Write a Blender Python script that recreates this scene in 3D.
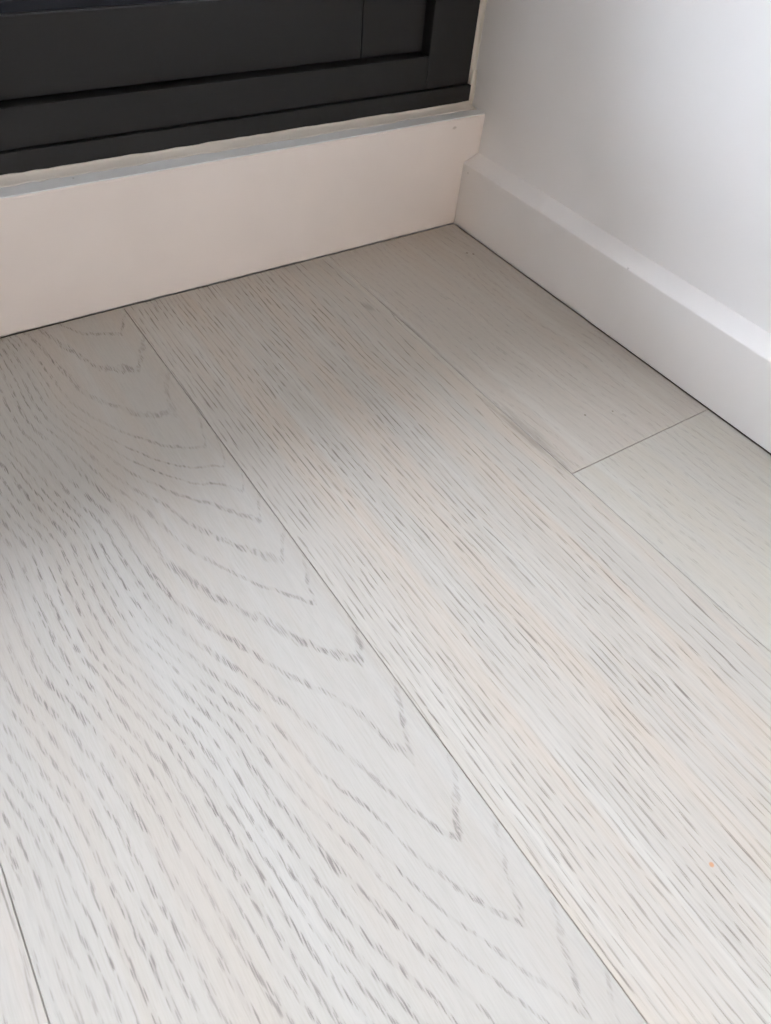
import bpy, bmesh, math, random
from mathutils import Matrix, Vector

# ------------------------------------------------------------------ camera, sky, exposure
SC = bpy.context.scene
COL = SC.collection
for o in list(bpy.data.objects):
    bpy.data.objects.remove(o)

ROT = [[0.828422, -0.553832, 0.083591],      # camera right   (world x, y, z)
       [-0.363576, -0.645250, -0.671912],    # camera down
       [0.426063, 0.526235, -0.735899]]      # camera forward
CAM_POS = (-0.55253, -0.62260, 0.395)
FOCAL_PX = 730.9

cam_data = bpy.data.cameras.new('camera')
cam = bpy.data.objects.new('camera', cam_data)
COL.objects.link(cam)
m = Matrix.Identity(4)
for i in range(3):
    m[i][0] = ROT[0][i]
    m[i][1] = -ROT[1][i]
    m[i][2] = -ROT[2][i]
    m[i][3] = CAM_POS[i]
cam.matrix_world = m
cam_data.sensor_fit = 'AUTO'
cam_data.sensor_width = 36.0
cam_data.lens = 36.0 * FOCAL_PX / 1024.0
cam_data.clip_start = 0.01
cam_data.clip_end = 200
cam_data.dof.use_dof = True
cam_data.dof.focus_distance = 0.66
cam_data.dof.aperture_fstop = cam_data.lens / 1.3
SC.camera = cam

world = bpy.data.worlds.new('overcast_sky')
SC.world = world
world.use_nodes = True
bg = world.node_tree.nodes['Background']
# overcast sky: three times as bright overhead as at the horizon, L = (1 + 2 sin e) / 3
wt = world.node_tree
w_tc = wt.nodes.new('ShaderNodeTexCoord')
w_sep = wt.nodes.new('ShaderNodeSeparateXYZ')
w_rng = wt.nodes.new('ShaderNodeMapRange')
w_rng.inputs['To Min'].default_value = 1 / 3
w_rng.inputs['To Max'].default_value = 1.0
w_mul = wt.nodes.new('ShaderNodeMath')
w_mul.operation = 'MULTIPLY'
w_mul.inputs[1].default_value = 56.5
wt.links.new(w_tc.outputs['Generated'], w_sep.inputs[0])
wt.links.new(w_sep.outputs['Z'], w_rng.inputs['Value'])
wt.links.new(w_rng.outputs[0], w_mul.inputs[0])
wt.links.new(w_mul.outputs[0], bg.inputs['Strength'])
bg.inputs['Color'].default_value = (0.835, 0.90, 1.015, 1)

SC.view_settings.view_transform = 'Standard'
SC.view_settings.look = 'None'
SC.view_settings.gamma = 1.0
SC.view_settings.use_curve_mapping = False
SC.view_settings.exposure = 0.0
SC.cycles.max_bounces = 12
SC.cycles.diffuse_bounces = 8
SC.cycles.transparent_max_bounces = 16

# the opening of the tall window in the back wall (inside the frame)
WX0, WX1 = -2.40, 0.0175      # frame outer edges, left and right
WZ0, WZ1 = 0.117, 2.25
portal_data = bpy.data.lights.new('window_daylight_portal', 'AREA')
portal_data.shape = 'RECTANGLE'
portal_data.size = WX1 - WX0
portal_data.size_y = WZ1 - WZ0
portal_data.cycles.is_portal = True
portal = bpy.data.objects.new('window_daylight_portal', portal_data)
COL.objects.link(portal)
portal.location = ((WX0 + WX1) / 2, 0.24, (WZ0 + WZ1) / 2)
portal.rotation_euler = (-math.pi / 2, 0, 0)       # shines towards -y, into the room


# an unseen window added for warm fill light, in the wall at the other end of the room
RX0, RY0, RZ1 = -3.4, -3.2, 2.55       # the far sides of the room
VX0, VX1, VZ0, VZ1 = -1.28, -0.72, 0.10, 2.20
portal2_data = bpy.data.lights.new('fill_daylight_portal', 'AREA')
portal2_data.shape = 'RECTANGLE'
portal2_data.size = VX1 - VX0
portal2_data.size_y = VZ1 - VZ0
portal2_data.cycles.is_portal = True
portal2 = bpy.data.objects.new('fill_daylight_portal', portal2_data)
COL.objects.link(portal2)
portal2.location = ((VX0 + VX1) / 2, RY0 - 0.115, (VZ0 + VZ1) / 2)
portal2.rotation_euler = (math.pi / 2, 0, 0)       # shines towards +y


# ------------------------------------------------------------------ helpers
class NT:
    """tiny expression builder for shader nodes"""
    def __init__(self, mat):
        self.t = mat.node_tree
        self.n = self.t.nodes

    def _set(self, sock, v):
        if isinstance(v, bpy.types.NodeSocket):
            self.t.links.new(v, sock)
        else:
            sock.default_value = v

    def math(self, op, a, b=None, c=None, clamp=False):
        nd = self.n.new('ShaderNodeMath')
        nd.operation = op
        nd.use_clamp = clamp
        for i, v in enumerate((a, b, c)):
            if v is not None:
                self._set(nd.inputs[i], v)
        return nd.outputs[0]

    def add(self, a, b): return self.math('ADD', a, b)
    def sub(self, a, b): return self.math('SUBTRACT', a, b)
    def mul(self, a, b): return self.math('MULTIPLY', a, b)

    def smooth(self, v, lo, hi, a=0.0, b=1.0):
        nd = self.n.new('ShaderNodeMapRange')
        nd.interpolation_type = 'SMOOTHSTEP'
        for k, val in (('Value', v), ('From Min', lo), ('From Max', hi), ('To Min', a), ('To Max', b)):
            self._set(nd.inputs[k], val)
        return nd.outputs['Result']

    def vec(self, x, y, z=0.0):
        nd = self.n.new('ShaderNodeCombineXYZ')
        for i, v in enumerate((x, y, z)):
            self._set(nd.inputs[i], v)
        return nd.outputs[0]

    def noise(self, vec, scale=1.0, detail=2.0, rough=0.5):
        nd = self.n.new('ShaderNodeTexNoise')
        self._set(nd.inputs['Vector'], vec)
        nd.inputs['Scale'].default_value = scale
        nd.inputs['Detail'].default_value = detail
        nd.inputs['Roughness'].default_value = rough
        return nd.outputs[0]

    def voronoi(self, vec, randomness=1.0):
        nd = self.n.new('ShaderNodeTexVoronoi')
        nd.voronoi_dimensions = '2D'
        self._set(nd.inputs['Vector'], vec)
        nd.inputs['Scale'].default_value = 1.0
        nd.inputs['Randomness'].default_value = randomness
        return nd.outputs['Distance'], nd.outputs['Color']

    def mix(self, f, a, b):
        nd = self.n.new('ShaderNodeMix')
        nd.data_type = 'RGBA'
        self._set(nd.inputs[0], f)
        self._set(nd.inputs[6], a)
        self._set(nd.inputs[7], b)
        return nd.outputs[2]

    def sep(self, v):
        nd = self.n.new('ShaderNodeSeparateXYZ')
        self._set(nd.inputs[0], v)
        return nd.outputs

    def coords(self):
        return self.n.new('ShaderNodeTexCoord').outputs['Object']

    def rand(self):
        return self.n.new('ShaderNodeObjectInfo').outputs['Random']

    def bump(self, h, strength, dist):
        nd = self.n.new('ShaderNodeBump')
        nd.inputs['Strength'].default_value = strength
        nd.inputs['Distance'].default_value = dist
        self._set(nd.inputs['Height'], h)
        return nd.outputs[0]


def lin(r, g, b):
    f = lambda c: (c / 255 / 12.92) if c / 255 <= 0.04045 else ((c / 255 + 0.055) / 1.055) ** 2.4
    return (f(r), f(g), f(b), 1)


def new_mat(name):
    mt = bpy.data.materials.new(name)
    mt.use_nodes = True
    return mt, NT(mt), mt.node_tree.nodes['Principled BSDF']


def painted(name, col, rough=0.5, spots=(), spot_col=(90, 84, 78), spec=0.4, mottling=0.03, orange_peel=0.04):
    """satin paint: faint mottling, roller texture, a few chips and scuffs (world x, y, z, radius, stretch y)"""
    mt, t, b = new_mat(name)
    p = t.coords()
    s = t.sep(p)
    n = t.noise(p, 9.0, 3.0)
    dark = tuple(c * (1 - 2 * mottling) for c in col[:3]) + (1,)
    c = t.mix(t.smooth(n, 0.35, 0.65), dark, col)
    for (x, y, z, r, sx, sy, sz) in spots:
        d = t.vec(t.mul(t.sub(s[0], x), 1 / sx), t.mul(t.sub(s[1], y), 1 / sy), t.mul(t.sub(s[2], z), 1 / sz))
        nd = t.n.new('ShaderNodeVectorMath')
        nd.operation = 'LENGTH'
        t.t.links.new(d, nd.inputs[0])
        ln = t.add(nd.outputs['Value'], t.mul(t.sub(t.noise(p, 700.0, 2.0), 0.5), r * 1.2))
        c = t.mix(t.smooth(ln, r * 0.3, r, 0.4, 0.0), c, lin(*spot_col))
    t._set(b.inputs['Base Color'], c)
    b.inputs['Roughness'].default_value = rough
    b.inputs['Specular IOR Level'].default_value = spec
    h = t.noise(p, 260.0, 2.0)
    t._set(b.inputs['Normal'], t.bump(h, orange_peel, 0.0006))
    return mt


def obj(name, bm, mat, parent=None, loc=None):
    me = bpy.data.meshes.new(name)
    bm.to_mesh(me)
    bm.free()
    me.materials.append(mat)
    o = bpy.data.objects.new(name, me)
    COL.objects.link(o)
    if loc is not None:
        o.location = loc
    if parent is not None:
        o.parent = parent
    return o


def box(x0, x1, y0, y1, z0, z1, bevel=0.0, seg=2, bm=None):
    bm = bm or bmesh.new()
    vs = [bm.verts.new((x, y, z)) for x in (x0, x1) for y in (y0, y1) for z in (z0, z1)]
    q = [(0, 1, 3, 2), (4, 6, 7, 5), (0, 4, 5, 1), (2, 3, 7, 6), (0, 2, 6, 4), (1, 5, 7, 3)]
    fs = [bm.faces.new([vs[i] for i in f]) for f in q]
    if bevel:
        es = list({e for f in fs for e in f.edges})
        bmesh.ops.bevel(bm, geom=es, offset=bevel, segments=seg, profile=0.5, affect='EDGES')
    bmesh.ops.recalc_face_normals(bm, faces=bm.faces)
    return bm


def extrude_profile(pts, axis, a, b):
    """closed profile swept from a to b along axis ('x': pts are (y, z); 'y': pts are (x, z); 'z': pts are (x, y))"""
    bm = bmesh.new()
    def P(p, s):
        return {'x': (s, p[0], p[1]), 'y': (p[0], s, p[1]), 'z': (p[0], p[1], s)}[axis]
    A = [bm.verts.new(P(p, a)) for p in pts]
    B = [bm.verts.new(P(p, b)) for p in pts]
    n = len(pts)
    for i in range(n):
        j = (i + 1) % n
        bm.faces.new((A[i], A[j], B[j], B[i]))
    bm.faces.new(A)
    bm.faces.new(list(reversed(B)))
    bmesh.ops.recalc_face_normals(bm, faces=bm.faces)
    return bm


def structure(o, label, cat):
    o['kind'] = 'structure'
    o['label'] = label
    o['category'] = cat
    return o


def empty(name, loc=(0, 0, 0)):
    o = bpy.data.objects.new(name, None)
    COL.objects.link(o)
    o.location = loc
    return o


# ------------------------------------------------------------------ materials
WALL_X = 0.020

M_wall = painted('wall_paint_white', lin(243, 243, 243), 0.55, mottling=0.012, orange_peel=0.10)
M_wall_warm = painted('wall_paint_cream', lin(196, 180, 164), 0.6, mottling=0.012)
M_wall_taupe = painted('wall_paint_taupe', lin(120, 106, 94), 0.6, mottling=0.012)
M_ceiling = painted('ceiling_paint_white', lin(206, 196, 186), 0.7, mottling=0.01)
M_plinth = painted('plinth_paint_offwhite', lin(238, 230, 224), 0.42,
                   spots=[(-0.020, 0.0, 0.108, 0.0025, 1.6, 1, 0.8), (-0.41, 0.010, 0.117, 0.0012, 1, 1, 1),
                          (-0.215, 0.0, 0.088, 0.0006, 1, 1, 1), (-0.13, 0.0, 0.055, 0.0005, 1, 1, 1)],
                   spot_col=(140, 124, 110), mottling=0.02)
M_ledge = painted('ledge_paint_sky_tint', lin(230, 233, 233), 0.35, spots=[(-0.41, 0.010, 0.117, 0.0014, 1, 1, 1)], spot_col=(110, 100, 90), mottling=0.02)  # cool tint stands in for bluish sky light on the ledge
M_board = painted('baseboard_paint_white', lin(242, 241, 240), 0.38,
                  spots=[(0.0, -0.248, 0.0695, 0.0016, 1, 1, 1), (0.0, -0.392, 0.043, 0.0011, 1, 3.5, 1),
                         (0.0, -0.010, 0.062, 0.0014, 1, 1, 1), (0.0, -0.33, 0.055, 0.0008, 1, 2, 1)],
                  spot_col=(150, 146, 144), mottling=0.012)
M_caulk = painted('sealant_cream', lin(226, 221, 212), 0.55, mottling=0.05, orange_peel=0.3)
M_ground = painted('patio_concrete', lin(120, 118, 114), 0.9, mottling=0.2)

mt, t, b = new_mat('charcoal_coated_frame')
p = t.coords()
n = t.noise(p, 6.0, 3.0)
t._set(b.inputs['Base Color'], t.mix(n, (0.0100, 0.0102, 0.0108, 1), (0.0125, 0.0126, 0.0130, 1)))
b.inputs['Roughness'].default_value = 0.5
b.inputs['Specular IOR Level'].default_value = 0.35
t._set(b.inputs['Normal'], t.bump(t.noise(p, 900.0, 2.0), 0.08, 0.0003))
M_frame = mt

mt, t, b = new_mat('black_rubber_gasket')
t._set(b.inputs['Base Color'], t.mix(t.noise(t.coords(), 40.0), (0.004, 0.004, 0.004, 1), (0.007, 0.007, 0.007, 1)))
b.inputs['Roughness'].default_value = 0.7
b.inputs['Specular IOR Level'].default_value = 0.15
M_gasket = mt

mt, t, b = new_mat('glazing_bead_sky_sheen')
t._set(b.inputs['Base Color'], t.mix(t.noise(t.coords(), 40.0), (0.006, 0.008, 0.013, 1), (0.008, 0.011, 0.017, 1)))  # blue in the base colour paints in a sheen of sky
b.inputs['Roughness'].default_value = 0.55
b.inputs['Specular IOR Level'].default_value = 0.2
M_bead = mt

mt = bpy.data.materials.new('window_glass')
mt.use_nodes = True
nt = mt.node_tree
nt.nodes.clear()
out = nt.nodes.new('ShaderNodeOutputMaterial')
mixs = nt.nodes.new('ShaderNodeMixShader')
fr = nt.nodes.new('ShaderNodeFresnel')
fr.inputs['IOR'].default_value = 1.5
tr = nt.nodes.new('ShaderNodeBsdfTransparent')
tr.inputs['Color'].default_value = (0.96, 0.96, 0.96, 1)
gl = nt.nodes.new('ShaderNodeBsdfGlossy')
gl.inputs['Roughness'].default_value = 0.02
nt.links.new(fr.outputs[0], mixs.inputs[0])
nt.links.new(tr.outputs[0], mixs.inputs[1])
nt.links.new(gl.outputs[0], mixs.inputs[2])
nt.links.new(mixs.outputs[0], out.inputs['Surface'])
M_glass = mt

mt, t, b = new_mat('subfloor_dark')
t._set(b.inputs['Base Color'], t.mix(t.noise(t.coords(), 30.0), (0.12, 0.10, 0.085, 1), (0.16, 0.135, 0.11, 1)))
b.inputs['Roughness'].default_value = 0.9
M_sub = mt


def wood(name, kind, base=(174, 170, 162), warm=(176, 168, 158), pale=(180, 177, 170), pore=(110, 103, 96),
         contrast=1.0, ox=0.0, oy=0.0, specks=(), seed=0.0, stains=()):
    """brushed, white-oiled oak. Object coordinates in metres, grain along y.
    kind 'cathedral': nested arches left of a tip line; 'straight': close parallel rings; 'plain': sparse short pores."""
    mt, t, b = new_mat(name)
    s = t.sep(t.coords())
    rnd = t.add(t.mul(t.rand(), 37.0), seed)
    x0, y0 = t.add(s[0], ox), t.add(s[1], oy)
    # slight wander of the fibres
    wob = t.sub(t.noise(t.vec(t.mul(x0, 26.0), t.mul(y0, 5.0), rnd), 1.0, 3.0), 0.5)
    fine = t.sub(t.noise(t.vec(t.mul(x0, 140.0), t.mul(y0, 45.0), rnd), 1.0, 2.0), 0.5)
    x = t.add(x0, t.add(t.mul(wob, 0.0035), t.mul(fine, 0.0010)))
    y = y0
    low = t.sub(t.noise(t.vec(t.mul(x0, 14.0), t.mul(y0, 7.0), t.add(rnd, 5.0)), 1.0, 2.0), 0.5)
    if kind == 'cathedral':
        tip = t.add(-0.411, t.mul(t.sub(t.noise(t.vec(t.mul(y0, 9.0), 3.3, rnd), 1.0, 1.0), 0.5), 0.030))
        dx = t.sub(x, tip)
        L = t.math('MAXIMUM', t.mul(dx, -1.0), 0.0)
        Rr = t.math('MAXIMUM', dx, 0.0)
        Lc = t.math('MINIMUM', L, 0.1)
        lead = t.smooth(t.mul(y, -1.0), 0.30, 0.56, 0.9, 2.6)       # the arches grow slimmer along the board
        c = t.add(t.mul(Lc, lead), t.mul(t.math('POWER', Lc, 3.0), 190.0))
        c = t.add(c, t.mul(t.sub(L, Lc), 6.6))
        c = t.add(c, t.mul(t.math('POWER', t.math('MINIMUM', L, 0.012), 0.5), -0.02))
        c = t.add(c, t.mul(Rr, 2.4))
        ky = t.smooth(L, 0.05, 0.17, 1.0, 0.5)                      # towards the edge the rings turn parallel to the board
        T = t.add(t.sub(c, t.sub(t.mul(t.add(y, 0.4), ky), 0.4)), t.mul(low, t.smooth(L, 0.03, 0.10, 0.070, 0.014)))
        # the rings are unevenly spaced: tips of the arches, distances along the plank
        tips = [0.066, 0.135, 0.192, 0.230, 0.255, 0.280, 0.318, 0.360, 0.394, 0.464, 0.524, 0.584, 0.631]
        while tips[-1] < 1.42:
            tips.append(tips[-1] + random.Random(len(tips)).uniform(0.030, 0.062))
        fc = t.n.new('ShaderNodeFloatCurve')
        cu = fc.mapping.curves[0]
        N = len(tips) + 2
        pts = [(0.0, 0.0)] + [(v / 1.5, (i + 1.5) / N) for i, v in enumerate(tips)] + [(1.0, 1.0)]
        for i, pt in enumerate(pts):
            if i == 0 or i == len(pts) - 1:
                cp = cu.points[0 if i == 0 else len(cu.points) - 1]
                cp.location = pt
            else:
                cp = cu.points.new(*pt)
            cp.handle_type = 'VECTOR'
        fc.mapping.update()
        t._set(fc.inputs['Value'], t.mul(t.math('PINGPONG', T, 1.5), 1 / 1.5))
        g = t.mul(fc.outputs[0], float(N))
        slope = t.smooth(L, 0.02, 0.10)
        width = t.smooth(slope, 0.0, 1.0, 0.20, 0.48)
        dens = t.smooth(Rr, 0.002, 0.012, 1.0, 0.45)
    elif kind == 'straight':
        r = t.math('MAXIMUM', t.sub(-0.168, x), 0.0)
        ex = t.math('EXPONENT', t.mul(r, -1 / 0.05))
        g = t.sub(t.mul(r, 225.0), t.mul(t.sub(1.0, ex), 8.5))
        g = t.add(g, t.add(t.mul(low, 2.0), t.mul(y, 3.0)))
        width = t.smooth(r, 0.0, 0.08, 0.16, 0.45)
        dens = 1.0
    else:
        g = t.add(t.mul(x, 120.0), t.add(t.mul(low, 5.0), t.mul(y, 4.0)))
        width = 0.5
        dens = 0.55
    g = t.add(g, t.mul(fine, 0.35))
    ph = t.math('FRACT', g)
    d = t.mul(t.math('ABSOLUTE', t.sub(ph, 0.5)), 2.0)            # 1 on the ring line, 0 between
    ring = t.smooth(t.sub(1.0, d), t.mul(width, 0.35), width, 1.0, 0.0)
    # pores: two sizes of short dashes along the grain
    def dashes(wx, ly, thr, keep, off):
        vd, vc = t.voronoi(t.vec(t.add(t.mul(x, 1 / wx), t.add(off, rnd)), t.add(t.mul(y, 1 / ly), off)))
        cc = t.sep(vc)
        on = t.smooth(cc[0], keep, keep + 0.25)
        body = t.smooth(vd, thr * 0.62, thr, 1.0, 0.0)
        return t.mul(body, t.mul(on, t.add(0.55, t.mul(cc[1], 0.45))))
    if kind == 'plain':
        p1 = dashes(0.0013, 0.0085, 0.42, 0.45, 1.7)
        p2 = dashes(0.0015, 0.0300, 0.40, 0.62, 7.1)
    elif kind == 'straight':
        p1 = dashes(0.0009, 0.0170, 0.46, 0.30, 1.7)
        p2 = dashes(0.0012, 0.0420, 0.42, 0.40, 7.1)
    else:
        p1 = dashes(0.0008, 0.0095, 0.46, 0.36, 1.7)
        p2 = dashes(0.0011, 0.0180, 0.42, 0.45, 7.1)
    pores = t.math('MAXIMUM', p1, p2)
    patch = t.smooth(t.noise(t.vec(t.mul(x0, 22.0), t.mul(y0, 16.0), t.add(rnd, 11.0)), 1.0, 2.0), 0.30, 0.62, 0.35, 1.0)
    lines = t.mul(ring, t.math('MAXIMUM', pores, 0.04))
    stray = t.mul(t.mul(pores, 0.10), patch)
    pm = t.math('MULTIPLY', t.add(t.mul(t.mul(lines, patch), dens), stray), contrast, clamp=True)
    # base tone: broad streaks along the grain, fine fibres
    streak = t.noise(t.vec(t.mul(x0, 38.0), t.mul(y0, 1.7), t.add(rnd, 3.0)), 1.0, 3.0)
    streak2 = t.noise(t.vec(t.mul(x0, 60.0), t.mul(y0, 3.0), t.add(rnd, 21.0)), 1.0, 3.0)
    fib = t.noise(t.vec(t.mul(x, 1300.0), t.mul(y, 55.0), rnd), 1.0, 2.0)
    c = t.mix(t.smooth(streak, 0.42, 0.66), lin(*base), lin(*warm))
    c = t.mix(t.smooth(streak2, 0.48, 0.72), c, lin(*pale))
    c = t.mix(t.mul(t.smooth(fib, 0.42, 0.75), 0.16), c, lin(*[int(v * 0.80) for v in base]))
    c = t.mix(t.mul(ring, 0.03 if kind == 'plain' else 0.06), c, lin(*pore))
    c = t.mix(t.mul(pm, 0.82), c, lin(*pore))
    for (sx, sy, rx, ry, al) in stains:              # grey mineral streaks in the wood
        dd = t.math('SQRT', t.add(t.math('POWER', t.mul(t.sub(s[0], sx), 1 / rx), 2.0), t.math('POWER', t.mul(t.sub(s[1], sy), 1 / ry), 2.0)))
        dd = t.add(dd, t.mul(t.sub(t.noise(t.vec(t.mul(x0, 500.0), t.mul(y0, 50.0), rnd), 1.0, 3.0), 0.5), 1.6))
        c = t.mix(t.smooth(dd, 0.1, 1.0, al, 0.0), c, lin(*pore))
    for (sx, sy, r, col) in specks:
        dd = t.math('SQRT', t.add(t.math('POWER', t.sub(s[0], sx), 2.0), t.math('POWER', t.sub(s[1], sy), 2.0)))
        c = t.mix(t.smooth(dd, r * 0.6, r, 0.85, 0.0), c, lin(*col))
    t._set(b.inputs['Base Color'], c)
    t._set(b.inputs['Roughness'], t.add(0.46, t.mul(pm, 0.25)))
    b.inputs['Specular IOR Level'].default_value = 0.35
    h = t.sub(t.mul(fib, 0.25), pm)
    t._set(b.inputs['Normal'], t.bump(h, 0.35, 0.0005))
    return mt


# ------------------------------------------------------------------ floor: subfloor and planks
GAP = 0.0010
SLB, SLR = 0.0065, 0.0036      # the plinth and the baseboard are not perfectly square to the boards
PW = 0.2240
SEAM0 = -0.1710                                    # right edge of the plank in the middle of the picture
random.seed(4)
floor = obj('floor', box(RX0, 0.12, RY0, 0.02, -0.06, -0.0145), M_sub)
structure(floor, 'pale brushed oak plank floor with a whitewashed finish', 'floor')

W_cath = wood('oak_cathedral_plank', 'cathedral', base=(173, 169, 161), warm=(174, 167, 157), pale=(177, 174, 167), pore=(110, 104, 98))
W_straight = wood('oak_straight_plank', 'straight', base=(179, 174, 165), warm=(184, 174, 161), pale=(186, 183, 175),
                  pore=(112, 103, 95), stains=[(-0.187, -0.104, 0.006, 0.012, 0.35), (-0.1745, -0.325, 0.0045, 0.070, 0.45), (-0.178, -0.06, 0.003, 0.06, 0.2)],
                  specks=[(-0.313, -0.635, 0.0016, (190, 138, 98))])
W_plain = wood('oak_plain_plank', 'plain', base=(181, 174, 164), warm=(183, 174, 163), pale=(186, 181, 172),
               pore=(114, 105, 96), contrast=0.6, stains=[(-0.168, -0.33, 0.009, 0.060, 0.35), (-0.170, -0.16, 0.003, 0.14, 0.35)],
               specks=[(-0.029, -0.062, 0.0016, (105, 92, 80)), (-0.024, -0.067, 0.0016, (110, 97, 85)),
                       (-0.109, -0.331, 0.0012, (110, 100, 90)), (-0.083, -0.339, 0.0010, (110, 100, 90))])
W_plain2 = wood('oak_plain_plank_short', 'plain', base=(181, 177, 168), warm=(182, 176, 164), pale=(186, 184, 176),
                pore=(118, 110, 102), contrast=0.6, seed=9.0)


YB, XR = 0.014, 0.016                              # the boards end at the plinth and the baseboard


def plank(x0, x1, y0, y1, mat):
    g = 0.00018
    bm = box(x0 + g, x1 - g, y0 + g, y1 - g, -0.0140, 0.0)
    for v in bm.verts:                              # expansion gap along plinth and baseboard
        if y1 == YB and v.co.y > y1 - 0.001:
            v.co.y = -0.0006 + SLB * v.co.x
        if x1 == XR and v.co.x > x1 - 0.001:
            v.co.x = -0.0005 + SLR * v.co.y
    top = [e for e in bm.edges if all(v.co.z > -0.001 for v in e.verts)]
    bmesh.ops.bevel(bm, geom=top, offset=0.0005, segments=2, profile=0.5, affect='EDGES')
    return obj('plank', bm, mat, floor)



plank(SEAM0, XR, -0.3792, YB, W_plain)
plank(SEAM0, XR, -2.25, -0.3792, W_plain2)
plank(SEAM0, XR, RY0, -2.25, W_plain)
plank(SEAM0 - PW, SEAM0, -1.55, YB, W_straight)
plank(SEAM0 - PW, SEAM0, RY0, -1.55, W_straight)
plank(SEAM0 - 2 * PW, SEAM0 - PW, -1.22, YB, W_cath)
plank(SEAM0 - 2 * PW, SEAM0 - PW, RY0, -1.22, W_cath)
kinds = ['straight', 'cathedral', 'plain']
extra = {}
k = 3
xr = SEAM0 - 2 * PW
while xr > RX0 + 0.01:
    xl = max(xr - PW, RX0)
    kd = kinds[(k * 2) % 3 if k != 3 else 0]
    # shift the pattern so that it falls on this plank the way it does on its sibling
    ref = {'straight': SEAM0, 'cathedral': SEAM0 - PW, 'plain': 0.016}[kd]
    key = (kd, round(ref - xr, 4))
    extra[key] = wood('oak_%s_plank' % kd, kd, ox=ref - xr, oy=0.37 * k, seed=k * 2.3, contrast=0.7 if kd == 'plain' else 1.0)
    ys = [YB]
    first = random.uniform(0.6, 1.9)
    while ys[-1] - first > RY0 + 0.25:
        ys.append(ys[-1] - first)
        first = 1.9
    ys.append(RY0)
    for a, bb in zip(ys[1:], ys[:-1]):
        plank(xl, xr, a, bb, extra[key])
    xr = xl
    k += 1

# ------------------------------------------------------------------ walls, ceiling
w = obj('wall_right', box(WALL_X, 0.14, RY0, 0.26, -0.06, RZ1), M_wall)
structure(w, 'smooth white painted wall on the right above the low baseboard', 'wall')
w = obj('wall_left', box(RX0 - 0.12, RX0, RY0, 0.26, -0.06, RZ1), M_wall_taupe)
structure(w, 'taupe painted wall on the far left side of the room', 'wall')
bm = box(RX0 - 0.12, VX0, RY0 - 0.12, RY0, -0.06, RZ1)
box(VX1, 0.14, RY0 - 0.12, RY0, -0.06, RZ1, bm=bm)
box(VX0, VX1, RY0 - 0.12, RY0, -0.06, VZ0, bm=bm)
box(VX0, VX1, RY0 - 0.12, RY0, VZ1, RZ1, bm=bm)
w = obj('wall_front', bm, M_wall_warm)
structure(w, 'beige painted wall at the other end of the room', 'wall')
bm = box(RX0, WX0, 0.0, 0.26, -0.06, RZ1)                     # left of the window
box(WX0, WALL_X, 0.0, 0.26, WZ1, RZ1, bm=bm)                  # above the window
box(WX0, WALL_X, 0.022, 0.26, -0.06, 0.1158, bm=bm)            # below the window, behind the plinth
w = obj('wall_back', bm, M_wall)
structure(w, 'white wall around the charcoal framed window', 'wall')
w = obj('ceiling', box(RX0 - 0.12, 0.14, RY0 - 0.12, 0.26, RZ1, RZ1 + 0.12), M_ceiling)
structure(w, 'plain white ceiling', 'ceiling')
w = obj('ground', box(-25, 25, -40, RY0 - 0.12, -0.35, -0.20), M_ground)
structure(w, 'grey paving outside the added fill window', 'ground')
w = obj('ground', box(-25, 25, 0.26, 40, -0.35, -0.20), M_ground)
structure(w, 'grey paving outside the window', 'ground')

w = obj('shade_eave', box(-4.2, 1.2, 0.26, 1.40, 2.36, 2.50), M_ground)  # unseen overhang, added to keep steep sky light off the floor
structure(w, 'grey unseen overhang added to block high sky light above the tall window', 'shade_eave')
w = obj('shade_wall_outside', box(-3.1, -2.9, 0.26, 1.35, -0.2, 4.2), M_ground)  # unseen wall, added to darken the corner by blocking side light
structure(w, 'grey unseen wall added to block side light outside to the left of the tall window', 'wall')

# ------------------------------------------------------------------ plinth under the window and baseboard on the right
# plinth: face at y = 0, top at z = 0.117, softly rounded front arris
pr = [(0.0, GAP), (0.0, 0.1150), (0.0003, 0.1156), (0.0007, 0.1159), (0.0215, 0.1160), (0.0215, GAP)]
def slant(bm, axis):
    for v in bm.verts:
        if axis == 'y' and v.co.y < 0.012:
            v.co.y += SLB * v.co.x
        if axis == 'x' and v.co.x < 0.012:
            v.co.x += SLR * v.co.y
    return bm


pl = obj('baseboard_back', slant(extrude_profile(pr, 'x', WX0, WALL_X - 0.0003), 'y'), M_plinth)
structure(pl, 'tall off-white plinth board with a flat ledge below the dark frame', 'baseboard')
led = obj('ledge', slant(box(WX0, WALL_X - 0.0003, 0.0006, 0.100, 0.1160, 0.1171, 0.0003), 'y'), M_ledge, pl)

# right baseboard: face at x = 0, bevelled top running up to the wall
pr = [(0.0, GAP), (0.0, 0.0688), (0.0003, 0.0694), (0.0009, 0.0699), (WALL_X, 0.0770), (WALL_X, GAP)]
bb_ = obj('baseboard_right', slant(extrude_profile(pr, 'y', RY0, -0.0003), 'x'), M_board)
structure(bb_, 'low white baseboard with a bevelled top edge along the right wall', 'baseboard')

# ------------------------------------------------------------------ window: charcoal frame, sashes, glass
win = empty('window_1', ((WX0 + WX1) / 2, 0.03, WZ0))
structure(win, 'charcoal framed window with an inset sash standing on the off-white plinth', 'window')


def wpart(name, bm, mat, parent=win):
    o = obj(name, bm, mat)
    o.parent = parent
    o.matrix_parent_inverse = Matrix.Translation(-Vector(win.location)) if parent is win else Matrix.Identity(4)
    return o


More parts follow.
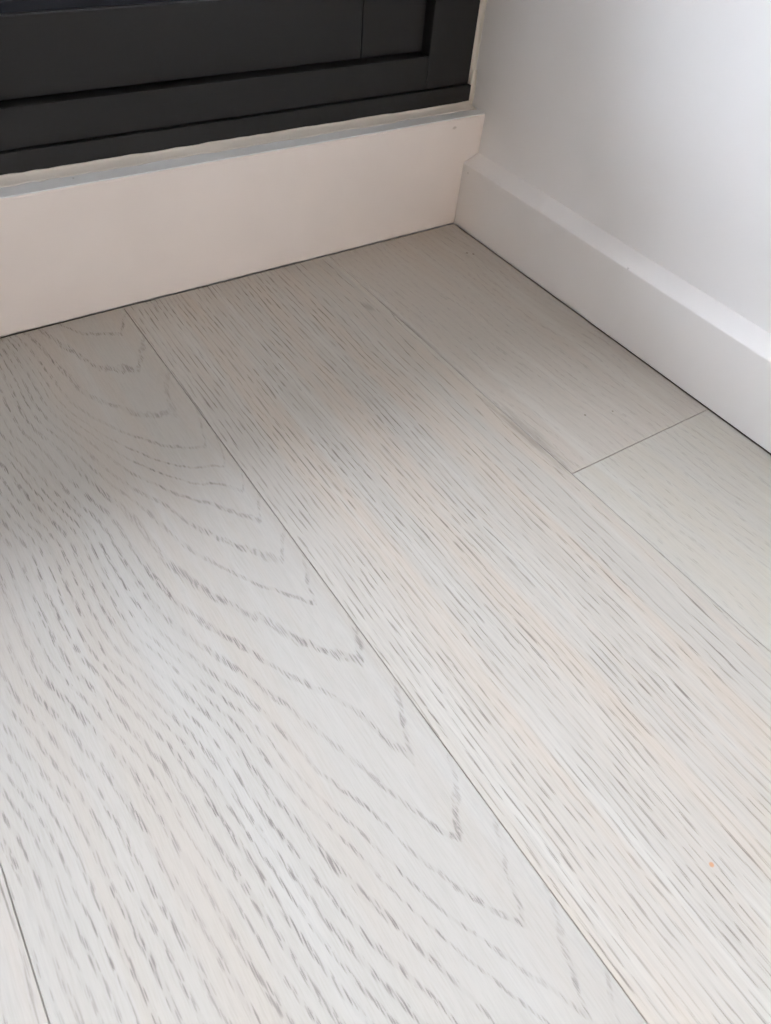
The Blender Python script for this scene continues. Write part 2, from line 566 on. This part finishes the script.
FY = 0.030          # front of the outer frame
SY = 0.0405         # front of the sashes
BY = 0.095          # back of everything
FX1 = 0.0155        # right edge of the outer frame
FXI = -0.0405       # its inner edge
FZ0, FZI = 0.137, 0.1675
FZT, FZTI = 2.25, 2.2195
FX0, FXI0 = WX0, WX0 + 0.056
wpart('threshold_strip', box(WX0, 0.0172, 0.0262, BY, 0.1172, 0.1368, 0.0007), M_frame)
wpart('bottom_rail', box(FXI0 + 0.0002, FXI - 0.0002, FY, BY, FZ0 + 0.0004, FZI, 0.0008), M_frame)
wpart('stile', box(FXI + 0.0002, FX1, FY, BY, FZ0 + 0.0004, FZT, 0.0008), M_frame)
wpart('stile', box(FX0, FXI0 - 0.0002, FY, BY, FZ0 + 0.0004, FZT, 0.0008), M_frame)
wpart('top_rail', box(FXI0 + 0.0002, FXI - 0.0002, FY, BY, FZTI, FZT, 0.0008), M_frame)
# rubber seal seen in the gap between frame and sashes
bm = box(FXI0, FXI, 0.058, 0.066, FZI - 0.001, FZI + 0.008)
box(FXI - 0.008, FXI + 0.001, 0.058, 0.066, FZI, FZTI, bm=bm)
box(FXI0 - 0.001, FXI0 + 0.008, 0.058, 0.066, FZI, FZTI, bm=bm)
wpart('rubber_seal', bm, M_gasket)

SG = 0.0025          # shadow gap
sx1, sx0 = FXI - SG, FXI0 + SG
mid = (sx0 + sx1) / 2
ST = 0.072           # stile width
for (a, bq) in ((mid + 0.002, sx1), (sx0, mid - 0.002)):
    sash = empty('sash')
    sash.parent = win
    sash.location = (0, 0, 0)
    sash.matrix_parent_inverse = Matrix.Translation(-Vector(win.location))
    z0, z1 = FZI + 0.0015, FZTI - SG
    rz = 0.2240      # top of the lower rail
    def sp(name, bm, mat):
        o = obj(name, bm, mat)
        o.parent = sash
        return o
    sp('stile', box(bq - ST + 0.0003, bq, SY, BY - 0.01, z0, z1, 0.0006), M_frame)
    sp('stile', box(a, a + ST - 0.0003, SY, BY - 0.01, z0, z1, 0.0006), M_frame)
    sp('bottom_rail', box(a + ST + 0.0004, bq - ST - 0.0004, SY, BY - 0.01, z0, rz, 0.0009), M_frame)
    sp('top_rail', box(a + ST + 0.0004, bq - ST - 0.0004, SY, BY - 0.01, z1 - 0.056, z1, 0.0009), M_frame)
    # sloping glazing bead behind the rail's top edge
    prb = [(SY + 0.006, rz - 0.001), (SY + 0.008, rz + 0.006), (SY + 0.020, rz + 0.016), (SY + 0.020, rz - 0.001)]
    sp('glazing_bead', extrude_profile(prb, 'x', a + ST, bq - ST), M_bead)
    sp('glass_pane', box(a + ST - 0.004, bq - ST + 0.004, SY + 0.021, SY + 0.025, rz - 0.004, z1 - 0.052), M_glass)

# sealant: along the back of the ledge, and up the joint between frame and wall
random.seed(11)
def bead(name, path, r, mat, parent):
    bm = bmesh.new()
    rings = []
    for i, (c, ax1, ax2, rad) in enumerate(path):
        ring = []
        for q in range(7):
            a = math.pi / 2 * q / 6
            # quarter-round fillet between two faces, slightly hollow
            ring.append(bm.verts.new(c + ax1 * (rad * (1 - math.sin(a))) + ax2 * (rad * (1 - math.cos(a)))))
        ring.append(bm.verts.new(c.copy()))
        rings.append(ring)
    for A, B in zip(rings[:-1], rings[1:]):
        n = len(A)
        for i in range(n):
            bm.faces.new((A[i], A[(i + 1) % n], B[(i + 1) % n], B[i]))
    bm.faces.new(rings[0]); bm.faces.new(list(reversed(rings[-1])))
    bmesh.ops.recalc_face_normals(bm, faces=bm.faces)
    for f in bm.faces:
        f.smooth = True
    return obj(name, bm, mat, parent)

path = []
n = 240
for i in range(n + 1):
    x = WX0 + 0.002 + (0.0185 - WX0 - 0.002) * i / n
    path.append((Vector((x, 0.0262, 0.1172)), Vector((0, -1, 0)), Vector((0, 0, 1)), 0.0062 + random.uniform(-0.0007, 0.0007)))
# fillet is wider on the ledge than up the strip
bd = bead('sealant_bead', [(c, a1 * 2.0, a2 * 0.66, r) for c, a1, a2, r in path], 0, M_caulk, pl)

path = []
n = 160
for i in range(n + 1):
    z = 0.1372 + (2.24 - 0.1372) * i / n
    r = 0.0045 + random.uniform(-0.0004, 0.0004)
    path.append((Vector((WALL_X, FY + 0.0005, z)), Vector((-1, 0, 0)), Vector((0, -1, 0)), r))
o = bead('sealant_bead', path, 0, M_caulk, None)
o.parent = win
o.matrix_parent_inverse = Matrix.Translation(-Vector(win.location))
path = []
n = 24
for i in range(n + 1):                                # lumpy end of the bead beside the threshold strip
    f = i / n
    z = 0.1175 + (0.152 - 0.1175) * f
    r = 0.0030 + 0.0016 * math.sin(math.pi * min(1, f * 1.15)) + random.uniform(-0.0003, 0.0003)
    path.append((Vector((WALL_X, 0.0268, z)), Vector((-1, 0, 0)), Vector((0, -1, 0)), r))
o = bead('sealant_bead', path, 0, M_caulk, None)
o.parent = win
o.matrix_parent_inverse = Matrix.Translation(-Vector(win.location))

# ------------------------------------------------------------------ unseen window added behind the camera for warm fill
mt = bpy.data.materials.new('fill_blind_fabric')
mt.use_nodes = True
t = NT(mt)
t.n.clear()
o_ = t.n.new('ShaderNodeOutputMaterial')
tl = t.n.new('ShaderNodeBsdfTranslucent')
df = t.n.new('ShaderNodeBsdfDiffuse')
mx = t.n.new('ShaderNodeMixShader')
mx.inputs[0].default_value = 0.3
wv = t.noise(t.coords(), 400.0, 2.0)
t._set(tl.inputs['Color'], t.mix(wv, (0.93, 0.82, 0.73, 1), (0.95, 0.84, 0.76, 1)))
df.inputs['Color'].default_value = (0.85, 0.76, 0.66, 1)
mt.node_tree.links.new(tl.outputs[0], mx.inputs[1])
mt.node_tree.links.new(df.outputs[0], mx.inputs[2])
mt.node_tree.links.new(mx.outputs[0], o_.inputs['Surface'])
M_fill_blind = mt
fill_win = empty('fill_window', (0, 0, 0))
structure(fill_win, 'white framed window added unseen for warm fill light at the other end of the room', 'window')
yb = RY0 - 0.09
for nm, q in (('stile', (VX0, VX0 + 0.06, VZ0, VZ1)), ('stile', (VX1 - 0.06, VX1, VZ0, VZ1)),
              ('bottom_rail', (VX0 + 0.06, VX1 - 0.06, VZ0, VZ0 + 0.06)), ('top_rail', (VX0 + 0.06, VX1 - 0.06, VZ1 - 0.06, VZ1))):
    obj(nm, box(q[0], q[1], yb, yb + 0.05, q[2], q[3], 0.003), M_board, fill_win)
obj('glass_pane', box(VX0 + 0.055, VX1 - 0.055, yb + 0.02, yb + 0.024, VZ0 + 0.055, VZ1 - 0.055), M_glass, fill_win)
bm = bmesh.new()
vs = [bm.verts.new(c) for c in ((VX0 + 0.02, RY0 - 0.02, VZ0 + 0.01), (VX1 - 0.02, RY0 - 0.02, VZ0 + 0.01),
                                (VX1 - 0.02, RY0 - 0.02, VZ1 - 0.01), (VX0 + 0.02, RY0 - 0.02, VZ1 - 0.01))]
bm.faces.new(vs)
obj('fill_blind', bm, M_fill_blind, fill_win)  # backlit sheet, added to warm the fill light
